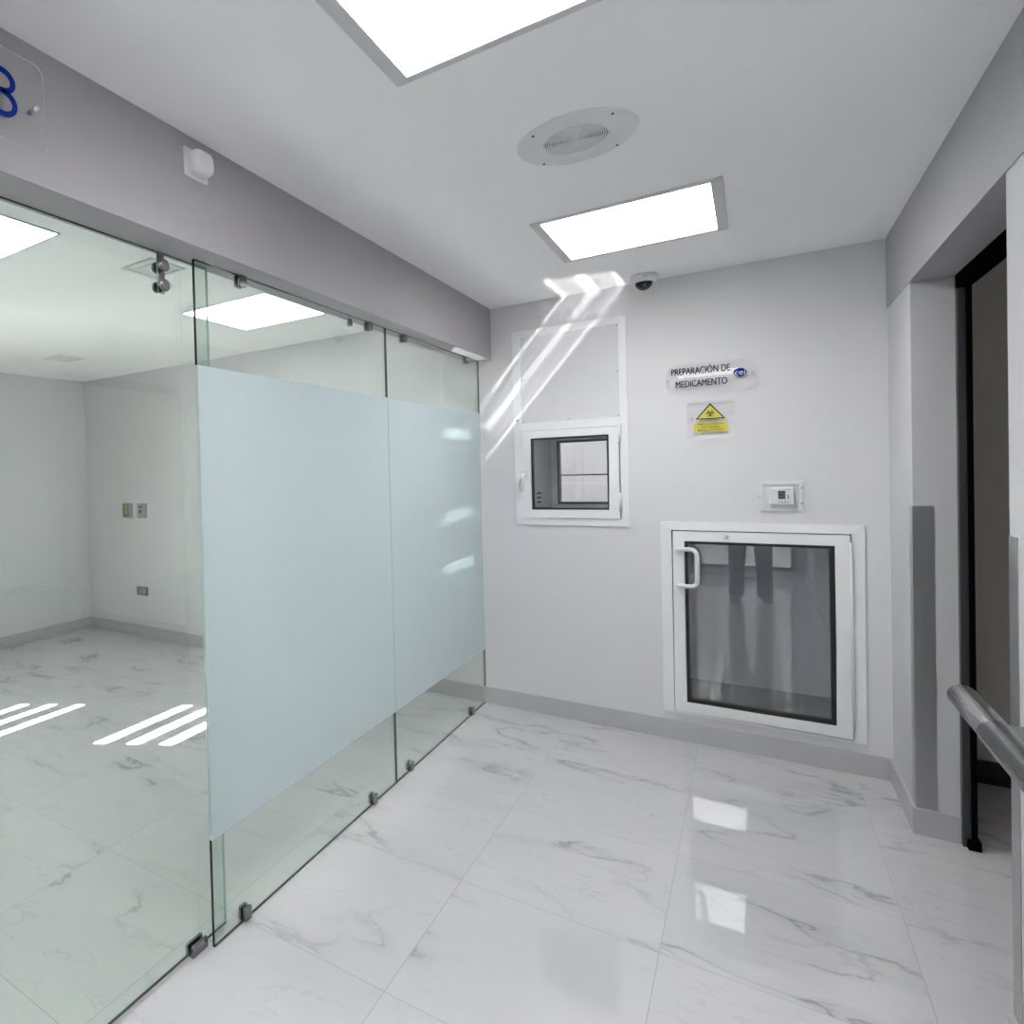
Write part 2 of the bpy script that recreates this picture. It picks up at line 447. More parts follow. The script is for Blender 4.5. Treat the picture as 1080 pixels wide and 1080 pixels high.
# glazed door behind the photographer, seen mirrored in the lower hatch
d2 = empty('door_2', (-.13, YNEAR, 0)); d2['kind'] = 'structure'; d2['label'] = 'dark framed glazed door behind the photographer'
b = B(); pl = lambda u, v, h: (u, YNEAR + h, v)
ring_frame(b, -.66, .40, .10, 2.1, -.61, .35, .135, 2.05, pl, -.05, .012)
obj('door_frame', b, M['gasket'], d2)
b = B(); box(b, -.61, .35, YNEAR - .03, YNEAR - .02, .135, 2.05); obj('glass_pane', b, M['clear'], d2)
b = B(); box(b, -1.5, 1.2, YNEAR - 1.3, YNEAR - 1.2, -.02, 2.5); box(b, -1.5, -1.4, YNEAR - 1.2, YNEAR - .1, -.02, 2.5)
box(b, 1.1, 1.2, YNEAR - 1.2, YNEAR - .1, -.02, 2.5); box(b, -1.5, 1.2, YNEAR - 1.3, YNEAR - .1, 2.43, 2.5); box(b, -1.5, 1.2, YNEAR - 1.3, YNEAR - .1, -.08, 0)
structure('wall_lobby', b, M['white'], 'white lobby beyond the glazed door')

# ------------------------------------------------------------------ CEILING LIGHTS
LIGHTS = [
    (-.383, 3.003, 'square ceiling panel light nearest the back wall, above the security camera', 0),
    (-.383, 1.205, 'large ceiling panel light cut off by the top edge of the picture', 0),
    (-.383, -.60, 'corridor panel light behind the photographer', 0),
    (-2.36, 3.03, 'panel light of the glazed room seen whole through the front glass pane', 0),
    (-2.46, 1.225, 'panel light of the glazed room cut off by the left picture edge', 0),
    (-2.40, -.60, 'panel light of the glazed room behind the photographer', 0),
    (-3.9, .95, 'added unseen panel light of the glazed room near the shuttered window', 0),  # added out of view to brighten the glazed room
]
def make_light(x, y, label, slim=0, bright=False):
    t = empty('ceiling_light', (x, y, ZC), label, 'ceiling light', 'square ceiling panel lights')
    b = B(); ring_frame(b, x - .315, x + .315, y - .305, y + .305, x - .279 - slim, x + .279 + slim, y - .281 - slim * .6, y + .281 + slim * .6, onceil, -.004, .006)
    obj('frame', b, M['trim'], t, bevel=.0015)
    b = B(); box(b, x - .281 - slim, x + .281 + slim, y - .283 - slim * .6, y + .283 + slim * .6, ZC - .0025, ZC + .004); obj('diffuser', b, M['lobby_fill' if bright else 'led_soft' if slim else 'led'], t)
    return t
def copy_tree(o, parent=None):
    c = o.copy(); COL.objects.link(c); c.parent = parent
    for ch in o.children: copy_tree(ch, c)
    return c
l0 = make_light(*LIGHTS[0][:3])
l1 = make_light(*LIGHTS[3][:3], slim=.030)
for x, y, lab, k in LIGHTS[1:3] + LIGHTS[4:]:
    c = copy_tree(l0 if x > -1 else l1); c.location = (x, y, ZC); c['label'] = lab
c = copy_tree(l0); c.location = (-1.2, 5.6, ZC); c['label'] = 'panel light of the preparation room behind the back wall'
for x, lab in ((-.62, 'left added light brightening the lobby beyond the glazed door'), (.36, 'right added light brightening the lobby beyond the glazed door')):
    c = make_light(x, YNEAR - .65, lab, bright=True)  # unseen lamps added for the lobby brightness mirrored in the hatch

# ------------------------------------------------------------------ CEILING SPEAKER
sx, sy, so = -.4041, 2.0935, .163
t = empty('ceiling_speaker', (sx, sy, ZC), 'round white ceiling speaker with perforated centre between the two ceiling panel lights', 'speaker')
b = B()
prof = [(.088, .004), (.093, .0065), (.150, .0065), (.158, .005), (.163, 0)]
NN = 72
rings = [[b.verts.new((sx + r * math.cos(2 * PI * k / NN), sy + r * math.sin(2 * PI * k / NN), ZC - h)) for k in range(NN)] for r, h in prof]
for a_, c_ in zip(rings, rings[1:]):
    for k in range(NN): b.faces.new((a_[k], a_[(k + 1) % NN], c_[(k + 1) % NN], c_[k])).smooth = True
obj('rim', b, M['white_plastic'], t)
b = B(); cyl(b, (sx, sy, ZC - .001), (sx, sy, ZC - .0015), .0885, 48); obj('grille_backing', b, M['grille_dark'], t)
b = B()
for i in range(14):
    r0 = .0065 + i * .00595; r1 = r0 + .0034
    R = [[b.verts.new((sx + r * math.cos(2 * PI * k / 56), sy + r * math.sin(2 * PI * k / 56), ZC - h)) for k in range(56)] for r, h in ((r0, .001), (r0, .0042), (r1, .0042), (r1, .001))]
    for a_, c_ in zip(R, R[1:]):
        for k in range(56): b.faces.new((a_[k], a_[(k + 1) % 56], c_[(k + 1) % 56], c_[k]))
for k in range(12):
    a = 2 * PI * k / 12
    u = Vector((math.cos(a), math.sin(a), 0)); v = Vector((-u.y, u.x, 0)) * .0012
    p = [Vector((sx, sy, ZC - .0040)) + u * r + s * v for r, s in ((.004, -1), (.088, -1), (.088, 1), (.004, 1))]
    b.faces.new([b.verts.new(q) for q in p])
cyl(b, (sx, sy, ZC - .001), (sx, sy, ZC - .0043), .006, 24)
obj('grille', b, M['white_plastic'], t)
for k in range(4):
    a = -2.2604 + k * PI / 2
    b = B(); p = Vector((sx + .1443 * math.cos(a), sy + .1443 * math.sin(a), ZC))
    cyl(b, p - Vector((0, 0, .0055)), p - Vector((0, 0, .0085)), .0036, 14); obj('screw', b, M['grille_dark'], t)

# ------------------------------------------------------------------ SECURITY CAMERA
cx, cy = -.435, 3.835
t = empty('security_camera', (cx, cy, ZC), 'small dome camera with smoked dome on the ceiling above the back wall', 'security camera')
def lathe(bm, cx, cy, prof, n=40):
    R = [[bm.verts.new((cx + r * math.cos(2 * PI * k / n), cy + r * math.sin(2 * PI * k / n), z)) for k in range(n)] for r, z in prof]
    for a_, c_ in zip(R, R[1:]):
        for k in range(n): bm.faces.new((a_[k], a_[(k + 1) % n], c_[(k + 1) % n], c_[k])).smooth = True
    bm.faces.new(R[0]); bm.faces.new(R[-1])
b = B(); lathe(b, cx, cy, [(.060, ZC), (.060, ZC - .030), (.057, ZC - .034), (.043, ZC - .036)]); obj('housing', b, M['white_plastic'], t)
b = B(); lathe(b, cx, cy, [(.040 * math.cos(a), ZC - .0355 - .040 * math.sin(a)) for a in [i * PI / 2 / 9 for i in range(9)]] + [(.002, ZC - .0755)]); obj('dome', b, M['smoke'], t)
b = B(); cyl(b, (cx + .006, cy - .028, ZC - .053), (cx + .008, cy - .036, ZC - .057), .008, 16); obj('lens', b, M['lens'], t)
b = B(); d = Vector((.25, -.968, 0)); s = Vector((.968, .25, 0))
p = Vector((cx, cy, ZC - .017)) + d * .0595
for q0, q1 in ((-.010, .011),):
    vs = [b.verts.new(p + s * q + d * h + Vector((0, 0, z))) for q in (q0, q1) for h in (-.002, .0012) for z in (-.0014, .0014)]
    bmesh.ops.convex_hull(b, input=vs)
obj('marking', b, M['plate_dark'], t)

# ------------------------------------------------------------------ AIR VENTS in the glazed room
for (x, y, w, lab) in ((-2.19, 2.06, .105, 'square white air diffuser in the glazed room, nearer the sliding door hanger'),
                       (-4.33, 3.09, .11, 'small square ceiling vent in the far corner of the glazed room')):
    t = empty('air_vent', (x, y, ZC), lab, 'air vent', 'square ceiling air vents')
    b = B(); ring_frame(b, x - w, x + w, y - w, y + w, x - w + .02, x + w - .02, y - w + .02, y + w - .02, onceil, 0, .008); obj('frame', b, M['vent'], t, bevel=.002)
    b = B(); ring_frame(b, x - w + .026, x + w - .026, y - w + .026, y + w - .026, x - w + .045, x + w - .045, y - w + .045, y + w - .045, onceil, .001, .005)
    box(b, x - w + .055, x + w - .055, y - w + .055, y + w - .055, ZC - .005, ZC - .001)
    obj('louvre', b, M['vent'], t)
    b = B(); box(b, x - w + .02, x + w - .02, y - w + .02, y + w - .02, ZC - .001, ZC); obj('backing', b, M['plate_grey'], t)

# ------------------------------------------------------------------ GLASS PARTITION
def pane(name, x, y0, y1, z0, z1, parent, th=.010, band=True):
    b = B(); cuts = [z0, .335, 1.80, z1] if band else [z0, z1]
    for i, (a, c) in enumerate(zip(cuts, cuts[1:])):
        fs = box(b, x - th / 2, x + th / 2, y0, y1, a, c)
        for f in fs[2:]: f.material_index = 2 if i == 1 else 1
        if not band: fs[3].material_index = 2
        dead = ([fs[4]] if a > z0 else []) + ([fs[5]] if c < z1 else [])
        bmesh.ops.delete(b, geom=dead, context='FACES_ONLY')
    bmesh.ops.remove_doubles(b, verts=b.verts, dist=1e-5)
    return obj(name, b, [M['glass'], M['edge'], M['edge_pale']], parent)
def film(x, y0, y1, parent):
    b = B(); box(b, x + .0052, x + .0060, y0, y1, .335, 1.80)
    # wrapped bead along the upright edges of the pane
    return obj('frosted_film', b, M['film'], parent)
YA, YM = 1.43, 2.705
g1 = empty('glass_divider', (XG, (YA + YM) / 2, 0), 'large front fixed glass pane with frosted band, next to the sliding door', 'glass panel', 'fixed glass partition panes')
pane('glass_pane', XG, YA, YM - .002, .002, ZS - .001, g1)
film(XG, YA, YM - .002, g1)
g2 = empty('glass_divider', (XG, (YM + YB) / 2, 0), 'fixed glass pane with frosted band touching the back wall beside the small hatch', 'glass panel', 'fixed glass partition panes')
pane('glass_pane', XG, YM + .002, YB - .002, .002, ZS - .001, g2)
film(XG, YM + .002, YB - .014, g2)
g3 = empty('glass_divider', (XG, -.9, 0), 'fixed glass pane beside the photographer', 'glass panel', 'fixed glass partition panes')
pane('glass_pane', XG, YNEAR + .002, .30, .002, ZS - .001, g3)
film(XG, YNEAR + .002, .30, g3)

sd = empty('sliding_glass_door', (XD, .9, 0), 'clear frameless sliding glass door hung at the left behind the fixed glass pane', 'sliding door')
pane('glass_pane', XD, .22, 1.525, .010, ZS - .001, sd, band=False)
sd.children[0].data.materials[1] = M['edge']
def hanger(y):
    b = B()
    prism(b, rrect(y - .014, y + .014, 1.999, ZS - .003, .006), lambda u, v, h: (XD + .006 + h, u, v), 0, .006)
    h_ = obj('hanger', b, M['clamp'], sd, bevel=.001)
    for z in (2.078, 2.020):
        b = B(); x = XD + .012
        cyl(b, (x, y, z), (x + .012, y, z), .0150, 28); cyl(b, (x + .012, y, z), (x + .016, y, z), .0185, 28)
        cyl(b, (x + .016, y, z), (x + .0185, y, z), .0155, 28)
        obj('bolt', b, M['bolt'], h_, bevel=.001)
        b = B(); x = XD - .006
        cyl(b, (x, y, z), (x - .008, y, z), .0165, 28)
        obj('bolt', b, M['clamp'], h_, bevel=.001)
hanger(1.318); hanger(.42)

fg = empty('floor_guide', (XD, 1.40, 0), 'small steel floor guide gripping the bottom corner of the sliding glass door', 'door guide')
b = B()
for s in (-1, 1):
    prism(b, rrect(1.358, 1.425, .001, .034, .006), lambda u, v, h: (XD + s * (.0065 + h), u, v), 0, .010)
obj('guide_cheek', b, M['clamp'], fg, bevel=.0015)
b = B(); box(b, XD - .016, XD + .016, 1.358, 1.425, 0, .006); obj('base_plate', b, M['clamp'], fg)

def clamp(y, z0, z1, lab, grp, w=.020):
    t = empty('glass_clamp', (XG, y, z0), lab, 'glass clamp', grp)
    for s in (1, -1):
        b = B(); prism(b, rrect(y - w, y + w, z0, z1, .007), lambda u, v, h: (XG + s * (.0055 + h), u, v), 0, .009)
        obj('cheek', b, M['clamp'], t, bevel=.0015)
G1, G2 = 'steel clamps along the soffit', 'steel clamps along the floor'
zt = ZS - .001
for y, lab in ((1.655, 'upper steel clamp on the front glass pane nearest its free edge'), (2.545, 'upper steel clamp just left of the joint between the two fixed panes'),
               (2.90, 'upper steel clamp just right of the joint between the two fixed panes'), (3.755, 'upper steel clamp on the back glass pane next to the back wall')):
    clamp(y, zt - .038, zt, lab, G1, .018)
for y, lab in ((1.585, 'lower steel clamp at the floor nearest the free edge of the front pane'), (2.475, 'lower steel clamp at the floor just left of the pane joint'),
               (2.855, 'lower steel clamp at the floor just right of the pane joint'), (3.71, 'lower steel clamp at the floor next to the back wall baseboard')):
    clamp(y, .001, .046, lab, G2, .018)
b = B(); cyl(b, (XD, 2.44, ZS + .004), (XD, 2.44, ZS - .014), .010, 20); cyl(b, (XD, 2.44, ZS - .014), (XD, 2.44, ZS - .030), .014, 20, .012)
o = obj('door_stop', b, M['clamp'], None, bevel=.001)
tag(o, 'tiny steel door stop under the soffit behind the front glass pane', 'door stop')

# ------------------------------------------------------------------ SOFFIT: detector and number sign
t = empty('motion_sensor', (XL, 1.365, 2.352), 'small white wall sensor with bulging cover on the grey soffit', 'sensor')
b = B(); prism(b, rrect(1.314, 1.412, 2.311, 2.393, .003), onsoffit, 0, .005); obj('back_plate', b, M['white_plastic'], t, bevel=.0015)
b = B()
lay = []
for h, k in ((.005, 1.0), (.022, 1.0), (.031, .95), (.037, .85), (.040, .68)):
    cu, cv = 1.368, 2.354; hu, hv = .041 * k, .034 * k
    lay.append([b.verts.new(onsoffit(u, v, h)) for u, v in rrect(cu - hu, cu + hu, cv - hv, cv + hv, .024 * k, 6)])
for a_, c_ in zip(lay, lay[1:]):
    n = len(a_)
    for k in range(n): b.faces.new((a_[k], a_[(k + 1) % n], c_[(k + 1) % n], c_[k])).smooth = True
b.faces.new(lay[-1]); b.faces.new(lay[0])
obj('cover', b, M['vent'], t, smooth=False)

t = empty('room_number_sign', (XL, .76, 2.19), 'clear acrylic sign with blue numeral on the soffit at the left picture edge', 'sign')
b = B(); prism(b, rrect(.660, .853, 2.184, 2.374, .026), onsoffit, .020, .024, 1)
obj('acrylic_plate', b, [M['acrylic'], M['acrylic_edge']], t)
def stroke(bm, pts, w, place, h0, h1):
    """ribbon of width w along a 2-D polyline"""
    L, R = [], []
    for i, p in enumerate(pts):
        a = Vector(pts[max(i - 1, 0)]); c = Vector(pts[min(i + 1, len(pts) - 1)])
        t_ = (c - a).normalized(); n_ = Vector((-t_.y, t_.x)) * w / 2; p = Vector(p)
        L.append(p + n_); R.append(p - n_)
    for i in range(len(pts) - 1):
        prism(bm, [L[i], L[i + 1], R[i + 1], R[i]], place, h0, h1)
def arc(cu, cv, ru, rv, a0, a1, n=16):
    return [(cu + ru * math.cos(math.radians(a0 + (a1 - a0) * i / n)), cv + rv * math.sin(math.radians(a0 + (a1 - a0) * i / n))) for i in range(n + 1)]
b = B()
stroke(b, [(.720, 2.318)] + arc(.7500, 2.3020, .0265, .0215, 140, -90), .011, onsoffit, .0242, .027)
stroke(b, [(.735, 2.2800), (.7500, 2.2800)], .011, onsoffit, .0242, .027)
stroke(b, arc(.7500, 2.2560, .0300, .0240, 90, -150), .011, onsoffit, .0242, .027)
obj('numeral', b, M['blue'], t)
for y in (.831, .682):
    b = B(); cyl(b, onsoffit(y, 2.276, 0), onsoffit(y, 2.276, .030), .0048, 16); obj('standoff_pin', b, M['chrome'], t)

# ------------------------------------------------------------------ SMALL HATCH with tall white frame
t = empty('pass_through_window', (-.835, YB, 1.118), 'tall white framed wall unit with blank upper panel and small glazed hatch below, left on the back wall', 'hatch window')
b = B()
ring_frame(b, -1.135, -.535, 1.1185, 2.268, -1.0885, -.574, 1.1595, 2.2265, onback, 0, .010)
box(b, -1.0885, -.574, YB - .010, YB, 1.6725, 1.7195)
bmesh.ops.remove_doubles(b, verts=b.verts, dist=1e-5)
obj('frame', b, M['white'], t, bevel=.001)
b = B(); box(b, -1.0885, -.574, YB - .005, YB - .001, 1.7195, 2.2265)
pn = obj('blank_panel', b, M['wall'], t)
for u, v in ((-1.081, 2.219), (-.581, 2.220), (-1.081, 1.975), (-.582, 1.97), (-1.081, 1.727), (-.835, 1.727), (-.581, 1.727)):
    b = B(); cyl(b, onback(u, v, .004), onback(u, v, .0065), .0035, 12); obj('screw', b, M['plate_dark'], pn)
b = B(); cyl(b, onback(-1.1134, 1.738, .009), onback(-1.1134, 1.738, .0125), .008, 18); obj('screw_cap', b, M['chrome'], t)
sash = None
b = B(); ring_frame(b, -1.0865, -.5795, 1.1625, 1.6700, -1.038, -.629, 1.208, 1.6265, onback, -.020, .020)
bmesh.ops.remove_doubles(b, verts=b.verts, dist=1e-5)
sash = obj('sash', b, M['white'], t, bevel=.003)
b = B(); ring_frame(b, -1.038, -.629, 1.208, 1.6265, -1.028, -.639, 1.219, 1.6165, onback, -.01, .016); obj('gasket', b, M['gasket'], sash)
b = B(); box(b, -1.03, -.637, YB + .001, YB + .007, 1.217, 1.6185); obj('glass_pane', b, M['clear'], sash)
b = B(); ring_frame(b, -1.0893, -.5767, 1.1597, 1.6723, -1.080, -.586, 1.169, 1.6635, onback, -.024, -.0205); obj('gap_shade_strip', b, M['black'], t)  # black strip behind the sash gap imitates the shade in it
b = B(); prism(b, rrect(-1.090, -1.056, 1.392, 1.440, .005), onback, .020, .026)
h_ = obj('handle', b, M['white_plastic'], sash, bevel=.002)
b = B(); tube(b, [onback(-1.073, 1.418, .024), onback(-1.073, 1.418, .050)], .008); tube(b, [onback(-1.073, 1.424, .050), onback(-1.077, 1.38, .051), onback(-1.084, 1.315, .050)], .0085)
obj('lever', b, M['white'], h_)
for z0, z1 in ((1.585, 1.680), (1.205, 1.305)):
    b = B(); cyl(b, onback(-.5755, z0, .022), onback(-.5755, z1, .022), .008, 16); obj('hinge', b, M['white'], t)
# steel box through the wall with a second window at its back
b = B()
y0, y1 = YB + .021, YB + .66
box(b, -1.096, -1.0865, y0, y1, 1.150, 1.682); box(b, -.579, -.570, y0, y1, 1.150, 1.682)
box(b, -1.0865, -.579, y0, y1, 1.150, 1.1595); box(b, -1.0865, -.579, y0, y1, 1.6725, 1.682)
ch = obj('chamber', b, M['chamber_grey'], t)
for k in range(3):
    for q0, q1 in ((.10, .16), (.28, .38)):
        b = B(); z = 1.285 - k * .028; box(b, -1.0866, -1.0858, YB + q0, YB + q1, z, z + .012); obj('vent_slot', b, M['slot'], ch)
b = B(); pl2 = lambda u, v, h: (u, YB + .66 + h, v)
ring_frame(b, -1.096, -.570, 1.150, 1.682, -1.050, -.62, 1.205, 1.630, pl2, 0, .05); obj('rear_frame', b, M['chamber'], t)
b = B(); ring_frame(b, -1.050, -.62, 1.205, 1.630, -1.036, -.634, 1.219, 1.616, pl2, .0, .05)
box(b, -1.04, -.63, YB + .68, YB + .70, 1.394, 1.402); obj('rear_gasket', b, M['gasket'], t)
b = B(); box(b, -1.04, -.63, YB + .687, YB + .693, 1.215, 1.62); obj('rear_pane', b, M['clear'], t)

# ------------------------------------------------------------------ LARGE HATCH near the floor
t = empty('pass_through_hatch', (0, YB, .14), 'large white framed glazed pass-through hatch near the floor on the back wall', 'hatch')
b = B()
prism(b, [(-.394, .141), (-.345, .1495), (-.345, 1.108), (-.394, 1.151)], onback, 0, .010)
prism(b, [(-.394, 1.151), (-.345, 1.108), (.3545, 1.108), (.400, 1.151)], onback, 0, .010)
prism(b, [(.400, 1.151), (.3545, 1.108), (.3545, .145), (.400, .141)], onback, 0, .010)
prism(b, [(-.394, .141), (.400, .141), (.3545, .1525), (-.345, .1525)], onback, 0, .006)
obj('casing', b, M['white'], t, bevel=.001)
b = B(); ring_frame(b, -.3385, .3500, .1620, 1.1025, -.288, .297, .212, 1.0525, onback, -.025, .024)
bmesh.ops.remove_doubles(b, verts=b.verts, dist=1e-5)
sash = obj('sash', b, M['white'], t, bevel=.003)
b = B(); ring_frame(b, -.288, .297, .212, 1.0525, -.274, .278, .230, 1.0385, onback, -.01, .019); obj('gasket', b, M['gasket'], sash)
b = B(); box(b, -.28, .287, YB + .0, YB + .006, .22, 1.0445); obj('glass_pane', b, M['dark_glass'], sash)
b = B(); ring_frame(b, -.3448, .3548, .1527, 1.1073, -.330, .340, .168, 1.093, onback, -.030, -.0255); obj('gap_shade_strip', b, M['black'], t)  # black strip standing in for shade in the large sash gap
b = B()
h0, r = .024, .030
P = [(-.316, 1.012, h0), (-.308, 1.012, h0 + .018)]
P = [(-.3165, 1.0125, .020), (-.3150, 1.0125, .030), (-.305, 1.0125, .042), (-.285, 1.0125, .047), (-.262, 1.0125, .050)]
for i in range(1, 8):
    a = PI / 2 - i * (PI / 2) / 7; P.append((-.262 + r * math.cos(a), 1.0125 - r + r * math.sin(a), .050))
for i in range(0, 8):
    a = -i * (PI / 2) / 7; P.append((-.262 + r * math.cos(a), .833 + r + r * math.sin(a) - .012, .050))
P += [(-.285, .821, .047), (-.305, .821, .042), (-.3150, .821, .030), (-.3165, .821, .020)]
tube(b, [onback(*p) for p in P], .0115, 16); obj('pull_handle', b, M['white_plastic'], sash)
b = B(); cyl(b, onback(-.1114, 1.0795, .023), onback(-.1114, 1.0795, .030), .0085, 20); cyl(b, onback(-.1114, 1.0795, .030), onback(-.1114, 1.0795, .033), .005, 20); obj('lock', b, M['chrome'], sash)
b = B(); cyl(b, onback(.3525, .19, .020), onback(.3525, 1.07, .020), .0055, 14); obj('hinge', b, M['white'], t)
b = B(); y0, y1 = YB + .026, YB + .62
box(b, -.352, -.3425, y0, y1, .148, 1.112); box(b, .3520, .3600, y0, y1, .148, 1.112)
box(b, -.3425, .3520, y0, y1, .148, .1555); box(b, -.3425, .3520, y0, y1, 1.105, 1.112); box(b, -.352, .360, y1, y1 + .008, .148, 1.112)
obj('chamber', b, M['chamber'], t)
b = B(); box(b, -.3425, .3520, y0, y1, .1555, .158); obj('chamber_floor', b, M['plate_dark'], t)

# ------------------------------------------------------------------ SIGNS on the back wall
t = empty('preparation_room_sign', (-.162, YB, 1.81), 'clear acrylic wall sign with rounded ends, blue lettering and an oval blue logo', 'sign')
b = B(); prism(b, rrect(-.358, .024, 1.811, 1.962, .060, 10), onback, .014, .018, 1); obj('acrylic_plate', b, [M['acrylic'], M['acrylic_edge']], t)
text_on('lettering', 'PREPARACIÓN DE', -.3315, -.0838, 1.9125, 1.9455, onback, .0182, .002, M['navy'], t, .0012)
text_on('lettering', 'MEDICAMENTO', -.3128, -.0962, 1.8477, 1.8806, onback, .0182, .002, M['navy'], t, .0012)
b = B(); prism(b, arc(-.0444, 1.8985, .0262, .0205, 0, 360, 40)[:-1], onback, .0182, .0196); lg = obj('logo', b, M['blue'], t)
text_on('logo_lettering', 'cei', -.0650, -.0235, 1.8860, 1.9120, onback, .0198, .0006, M['white'], lg)
for u, v in ((-.3459, 1.891), (.0015, 1.896)):
    b = B(); cyl(b, onback(u, v, 0), onback(u, v, .022), .0042, 16); obj('standoff_pin', b, M['chrome'], t)

t = empty('biohazard_sign', (-.168, YB, 1.576), 'square acrylic sign with yellow warning triangle and yellow text strip below the lettered sign', 'sign')
b = B(); prism(b, rrect(-.268, -.067, 1.576, 1.769, .022), onback, .014, .018, 1); obj('acrylic_plate', b, [M['acrylic'], M['acrylic_edge']], t)
b = B(); prism(b, [(-.1678, 1.7575), (-.2310, 1.6770), (-.1050, 1.6755)], onback, .0181, .0187); wt = obj('warning_triangle', b, M['print'], t)
b = B(); prism(b, [(-.1678, 1.7475), (-.2205, 1.6820), (-.1155, 1.6810)], onback, .0188, .0192); obj('triangle_fill', b, M['yellow'], wt)
b = B(); cu, cv = -.1678, 1.7050
for k in range(3):
    a = math.radians(90 + 120 * k); c = (cu + .0095 * math.cos(a), cv + .0095 * math.sin(a) - .001)
    stroke(b, arc(c[0], c[1], .0088, .0088, math.degrees(a) + 35, math.degrees(a) + 325, 18), .0038, onback, .0193, .0197)
stroke(b, arc(cu, cv - .001, .0085, .0085, 0, 360, 24), .0022, onback, .0193, .0197)
obj('hazard_symbol', b, M['print'], wt)
b = B(); prism(b, [(-.2378, 1.6125), (-.0975, 1.6120), (-.0975, 1.6605), (-.2378, 1.6615)], onback, .0181, .0187); ys = obj('text_strip', b, M['yellow'], t)
for s, u0, u1, v in (('PRECAUCION', -.220, -.116, 1.6475), ('MATERIAL', -.206, -.130, 1.6325), ('BIOLOGICO', -.220, -.114, 1.6175)):
    text_on('lettering', s, u0, u1, v, v + .0085, onback, .0188, .0006, M['print'], ys)
for u, v in ((-.2470, 1.6835), (-.0868, 1.6765)):
    b = B(); cyl(b, onback(u, v, 0), onback(u, v, .022), .0042, 16); obj('standoff_pin', b, M['chrome'], t)

# ------------------------------------------------------------------ THERMOSTAT in a clear lock box
t = empty('thermostat', (.108, YB, 1.285), 'white thermostat with small dark display inside the clear box above the big hatch', 'thermostat')
b = B(); prism(b, rrect(.0635, .1526, 1.2450, 1.3260, .003), onback, .004, .030); obj('body', b, M['white_plastic'], t, bevel=.003)
b = B(); box(b, .0945, .1218, YB - .0312, YB - .0302, 1.2715, 1.3105); ds = obj('display', b, M['lcd'], t)
b = B()
for i, u in enumerate((.099, .1075, .1155)):
    for v in (1.281, 1.296): box(b, u, u + .004, YB - .0316, YB - .0312, v, v + .006)
obj('digits', b, M['lcdseg'], ds)
for i in range(3):
    b = B(); u = .0968 + i * .0105; box(b, u, u + .0045, YB - .0325, YB - .030, 1.2525, 1.2620); obj('button', b, M['plate_grey'], t)
for u0, u1, v0, v1 in ((.130, .1345, 1.270, 1.292), (.130, .1355, 1.2555, 1.2595), (.124, .140, 1.3160, 1.3185)):
    b = B(); box(b, u0, u1, YB - .0312, YB - .030, v0, v1); obj('marking', b, M['plate_dark'], t)
t = empty('thermostat_guard', (.108, YB, 1.21), 'clear plastic lock box around the thermostat above the big hatch', 'guard box')
b = B(); ring_frame(b, .0270, .1900, 1.2110, 1.3550, .0400, .1770, 1.2230, 1.3400, onback, -.002, .006); obj('base_ring', b, M['white_plastic'], t, bevel=.001)
b = B()
for h, k in ((.006, 0), (.040, .003), (.046, .008)):
    pass
LV = [[b.verts.new(onback(u, v, h)) for u, v in rrect(.0270 + k, .1900 - k, 1.2110 + k, 1.3550 - k, .008, 5)] for h, k in ((.006, .0), (.038, .003), (.045, .008))]
for a_, c_ in zip(LV, LV[1:]):
    n = len(a_)
    for k in range(n): b.faces.new((a_[k], a_[(k + 1) % n], c_[(k + 1) % n], c_[k]))
b.faces.new(LV[-1]); obj('cover', b, M['acrylic'], t)
b = B(); cyl(b, onback(.0275, 1.286, .020), onback(.0195, 1.286, .020), .007, 18); cyl(b, onback(.0245, 1.283, .020), onback(.0245, 1.276, .020), .003, 10); obj('lock', b, M['chrome'], t)
for v in (1.323, 1.250):
    b = B(); cyl(b, onback(.183, v, .006), onback(.183, v, .010), .0035, 12); obj('screw', b, M['plate_dark'], t)

# ------------------------------------------------------------------ WALL SOCKETS in the glazed room
def socket(u, v, w, h, plate, lab, kind):
    t = empty('wall_socket', (u, YB, v), lab, 'socket', 'sockets on the back wall of the glazed room')
    b = B(); prism(b, rrect(u - w, u + w, v - h, v + h, .006), onback, 0, .008); obj('faceplate', b, plate, t, bevel=.002)
    if kind == 'yellow':
        b = B(); prism(b, rrect(u - w + .012, u + w - .040, v - h + .012, v + h - .012, .004), onback, .008, .011); obj('insert', b, M['plate_dark'], t)
        b = B(); uu = u - .014
        box(b, uu - .017, uu + .017, YB - .0135, YB - .011, v + .028, v + .040); box(b, uu - .005, uu + .005, YB - .0135, YB - .011, v, v + .028)
        ring_frame(b, uu - .019, uu + .019, v - .032, v, uu - .007, uu + .007, v - .024, v - .010, onback, .011, .0135)
        obj('outlet', b, M['socket_yellow'], t)
    elif kind == 'black':
        b = B(); prism(b, rrect(u - w + .012, u + w - .040, v - h + .012, v + h - .012, .004), onback, .008, .011); obj('insert', b, M['plate_grey'], t)
        b = B(); uu = u - .010
        box(b, uu - .018, uu - .004, YB - .0135, YB - .011, v + .025, v + .043); box(b, uu + .004, uu + .018, YB - .0135, YB - .011, v + .025, v + .043)
        prism(b, arc(uu, v - .008, .016, .017, 60, 300, 18), onback, .011, .0135)
        obj('outlet', b, M['black'], t)
    else:
        b = B(); prism(b, rrect(u - w + .018, u + w - .018, v - h + .014, v + h - .014, .004), onback, .008, .011); obj('insert', b, M['plate_grey'], t)
socket(-4.66, 1.163, .066, .068, M['plate_grey'], 'left wall socket of the pair, with yellow outlet, seen through the sliding glass door', 'yellow')
socket(-4.46, 1.163, .064, .068, M['plate_grey'], 'right wall socket of the pair, with black outlet, seen through the sliding glass door', 'black')
socket(-4.487, .420, .072, .040, M['plate_dark'], 'lone dark grey wall plate low above the baseboard in the glazed room', 'data')

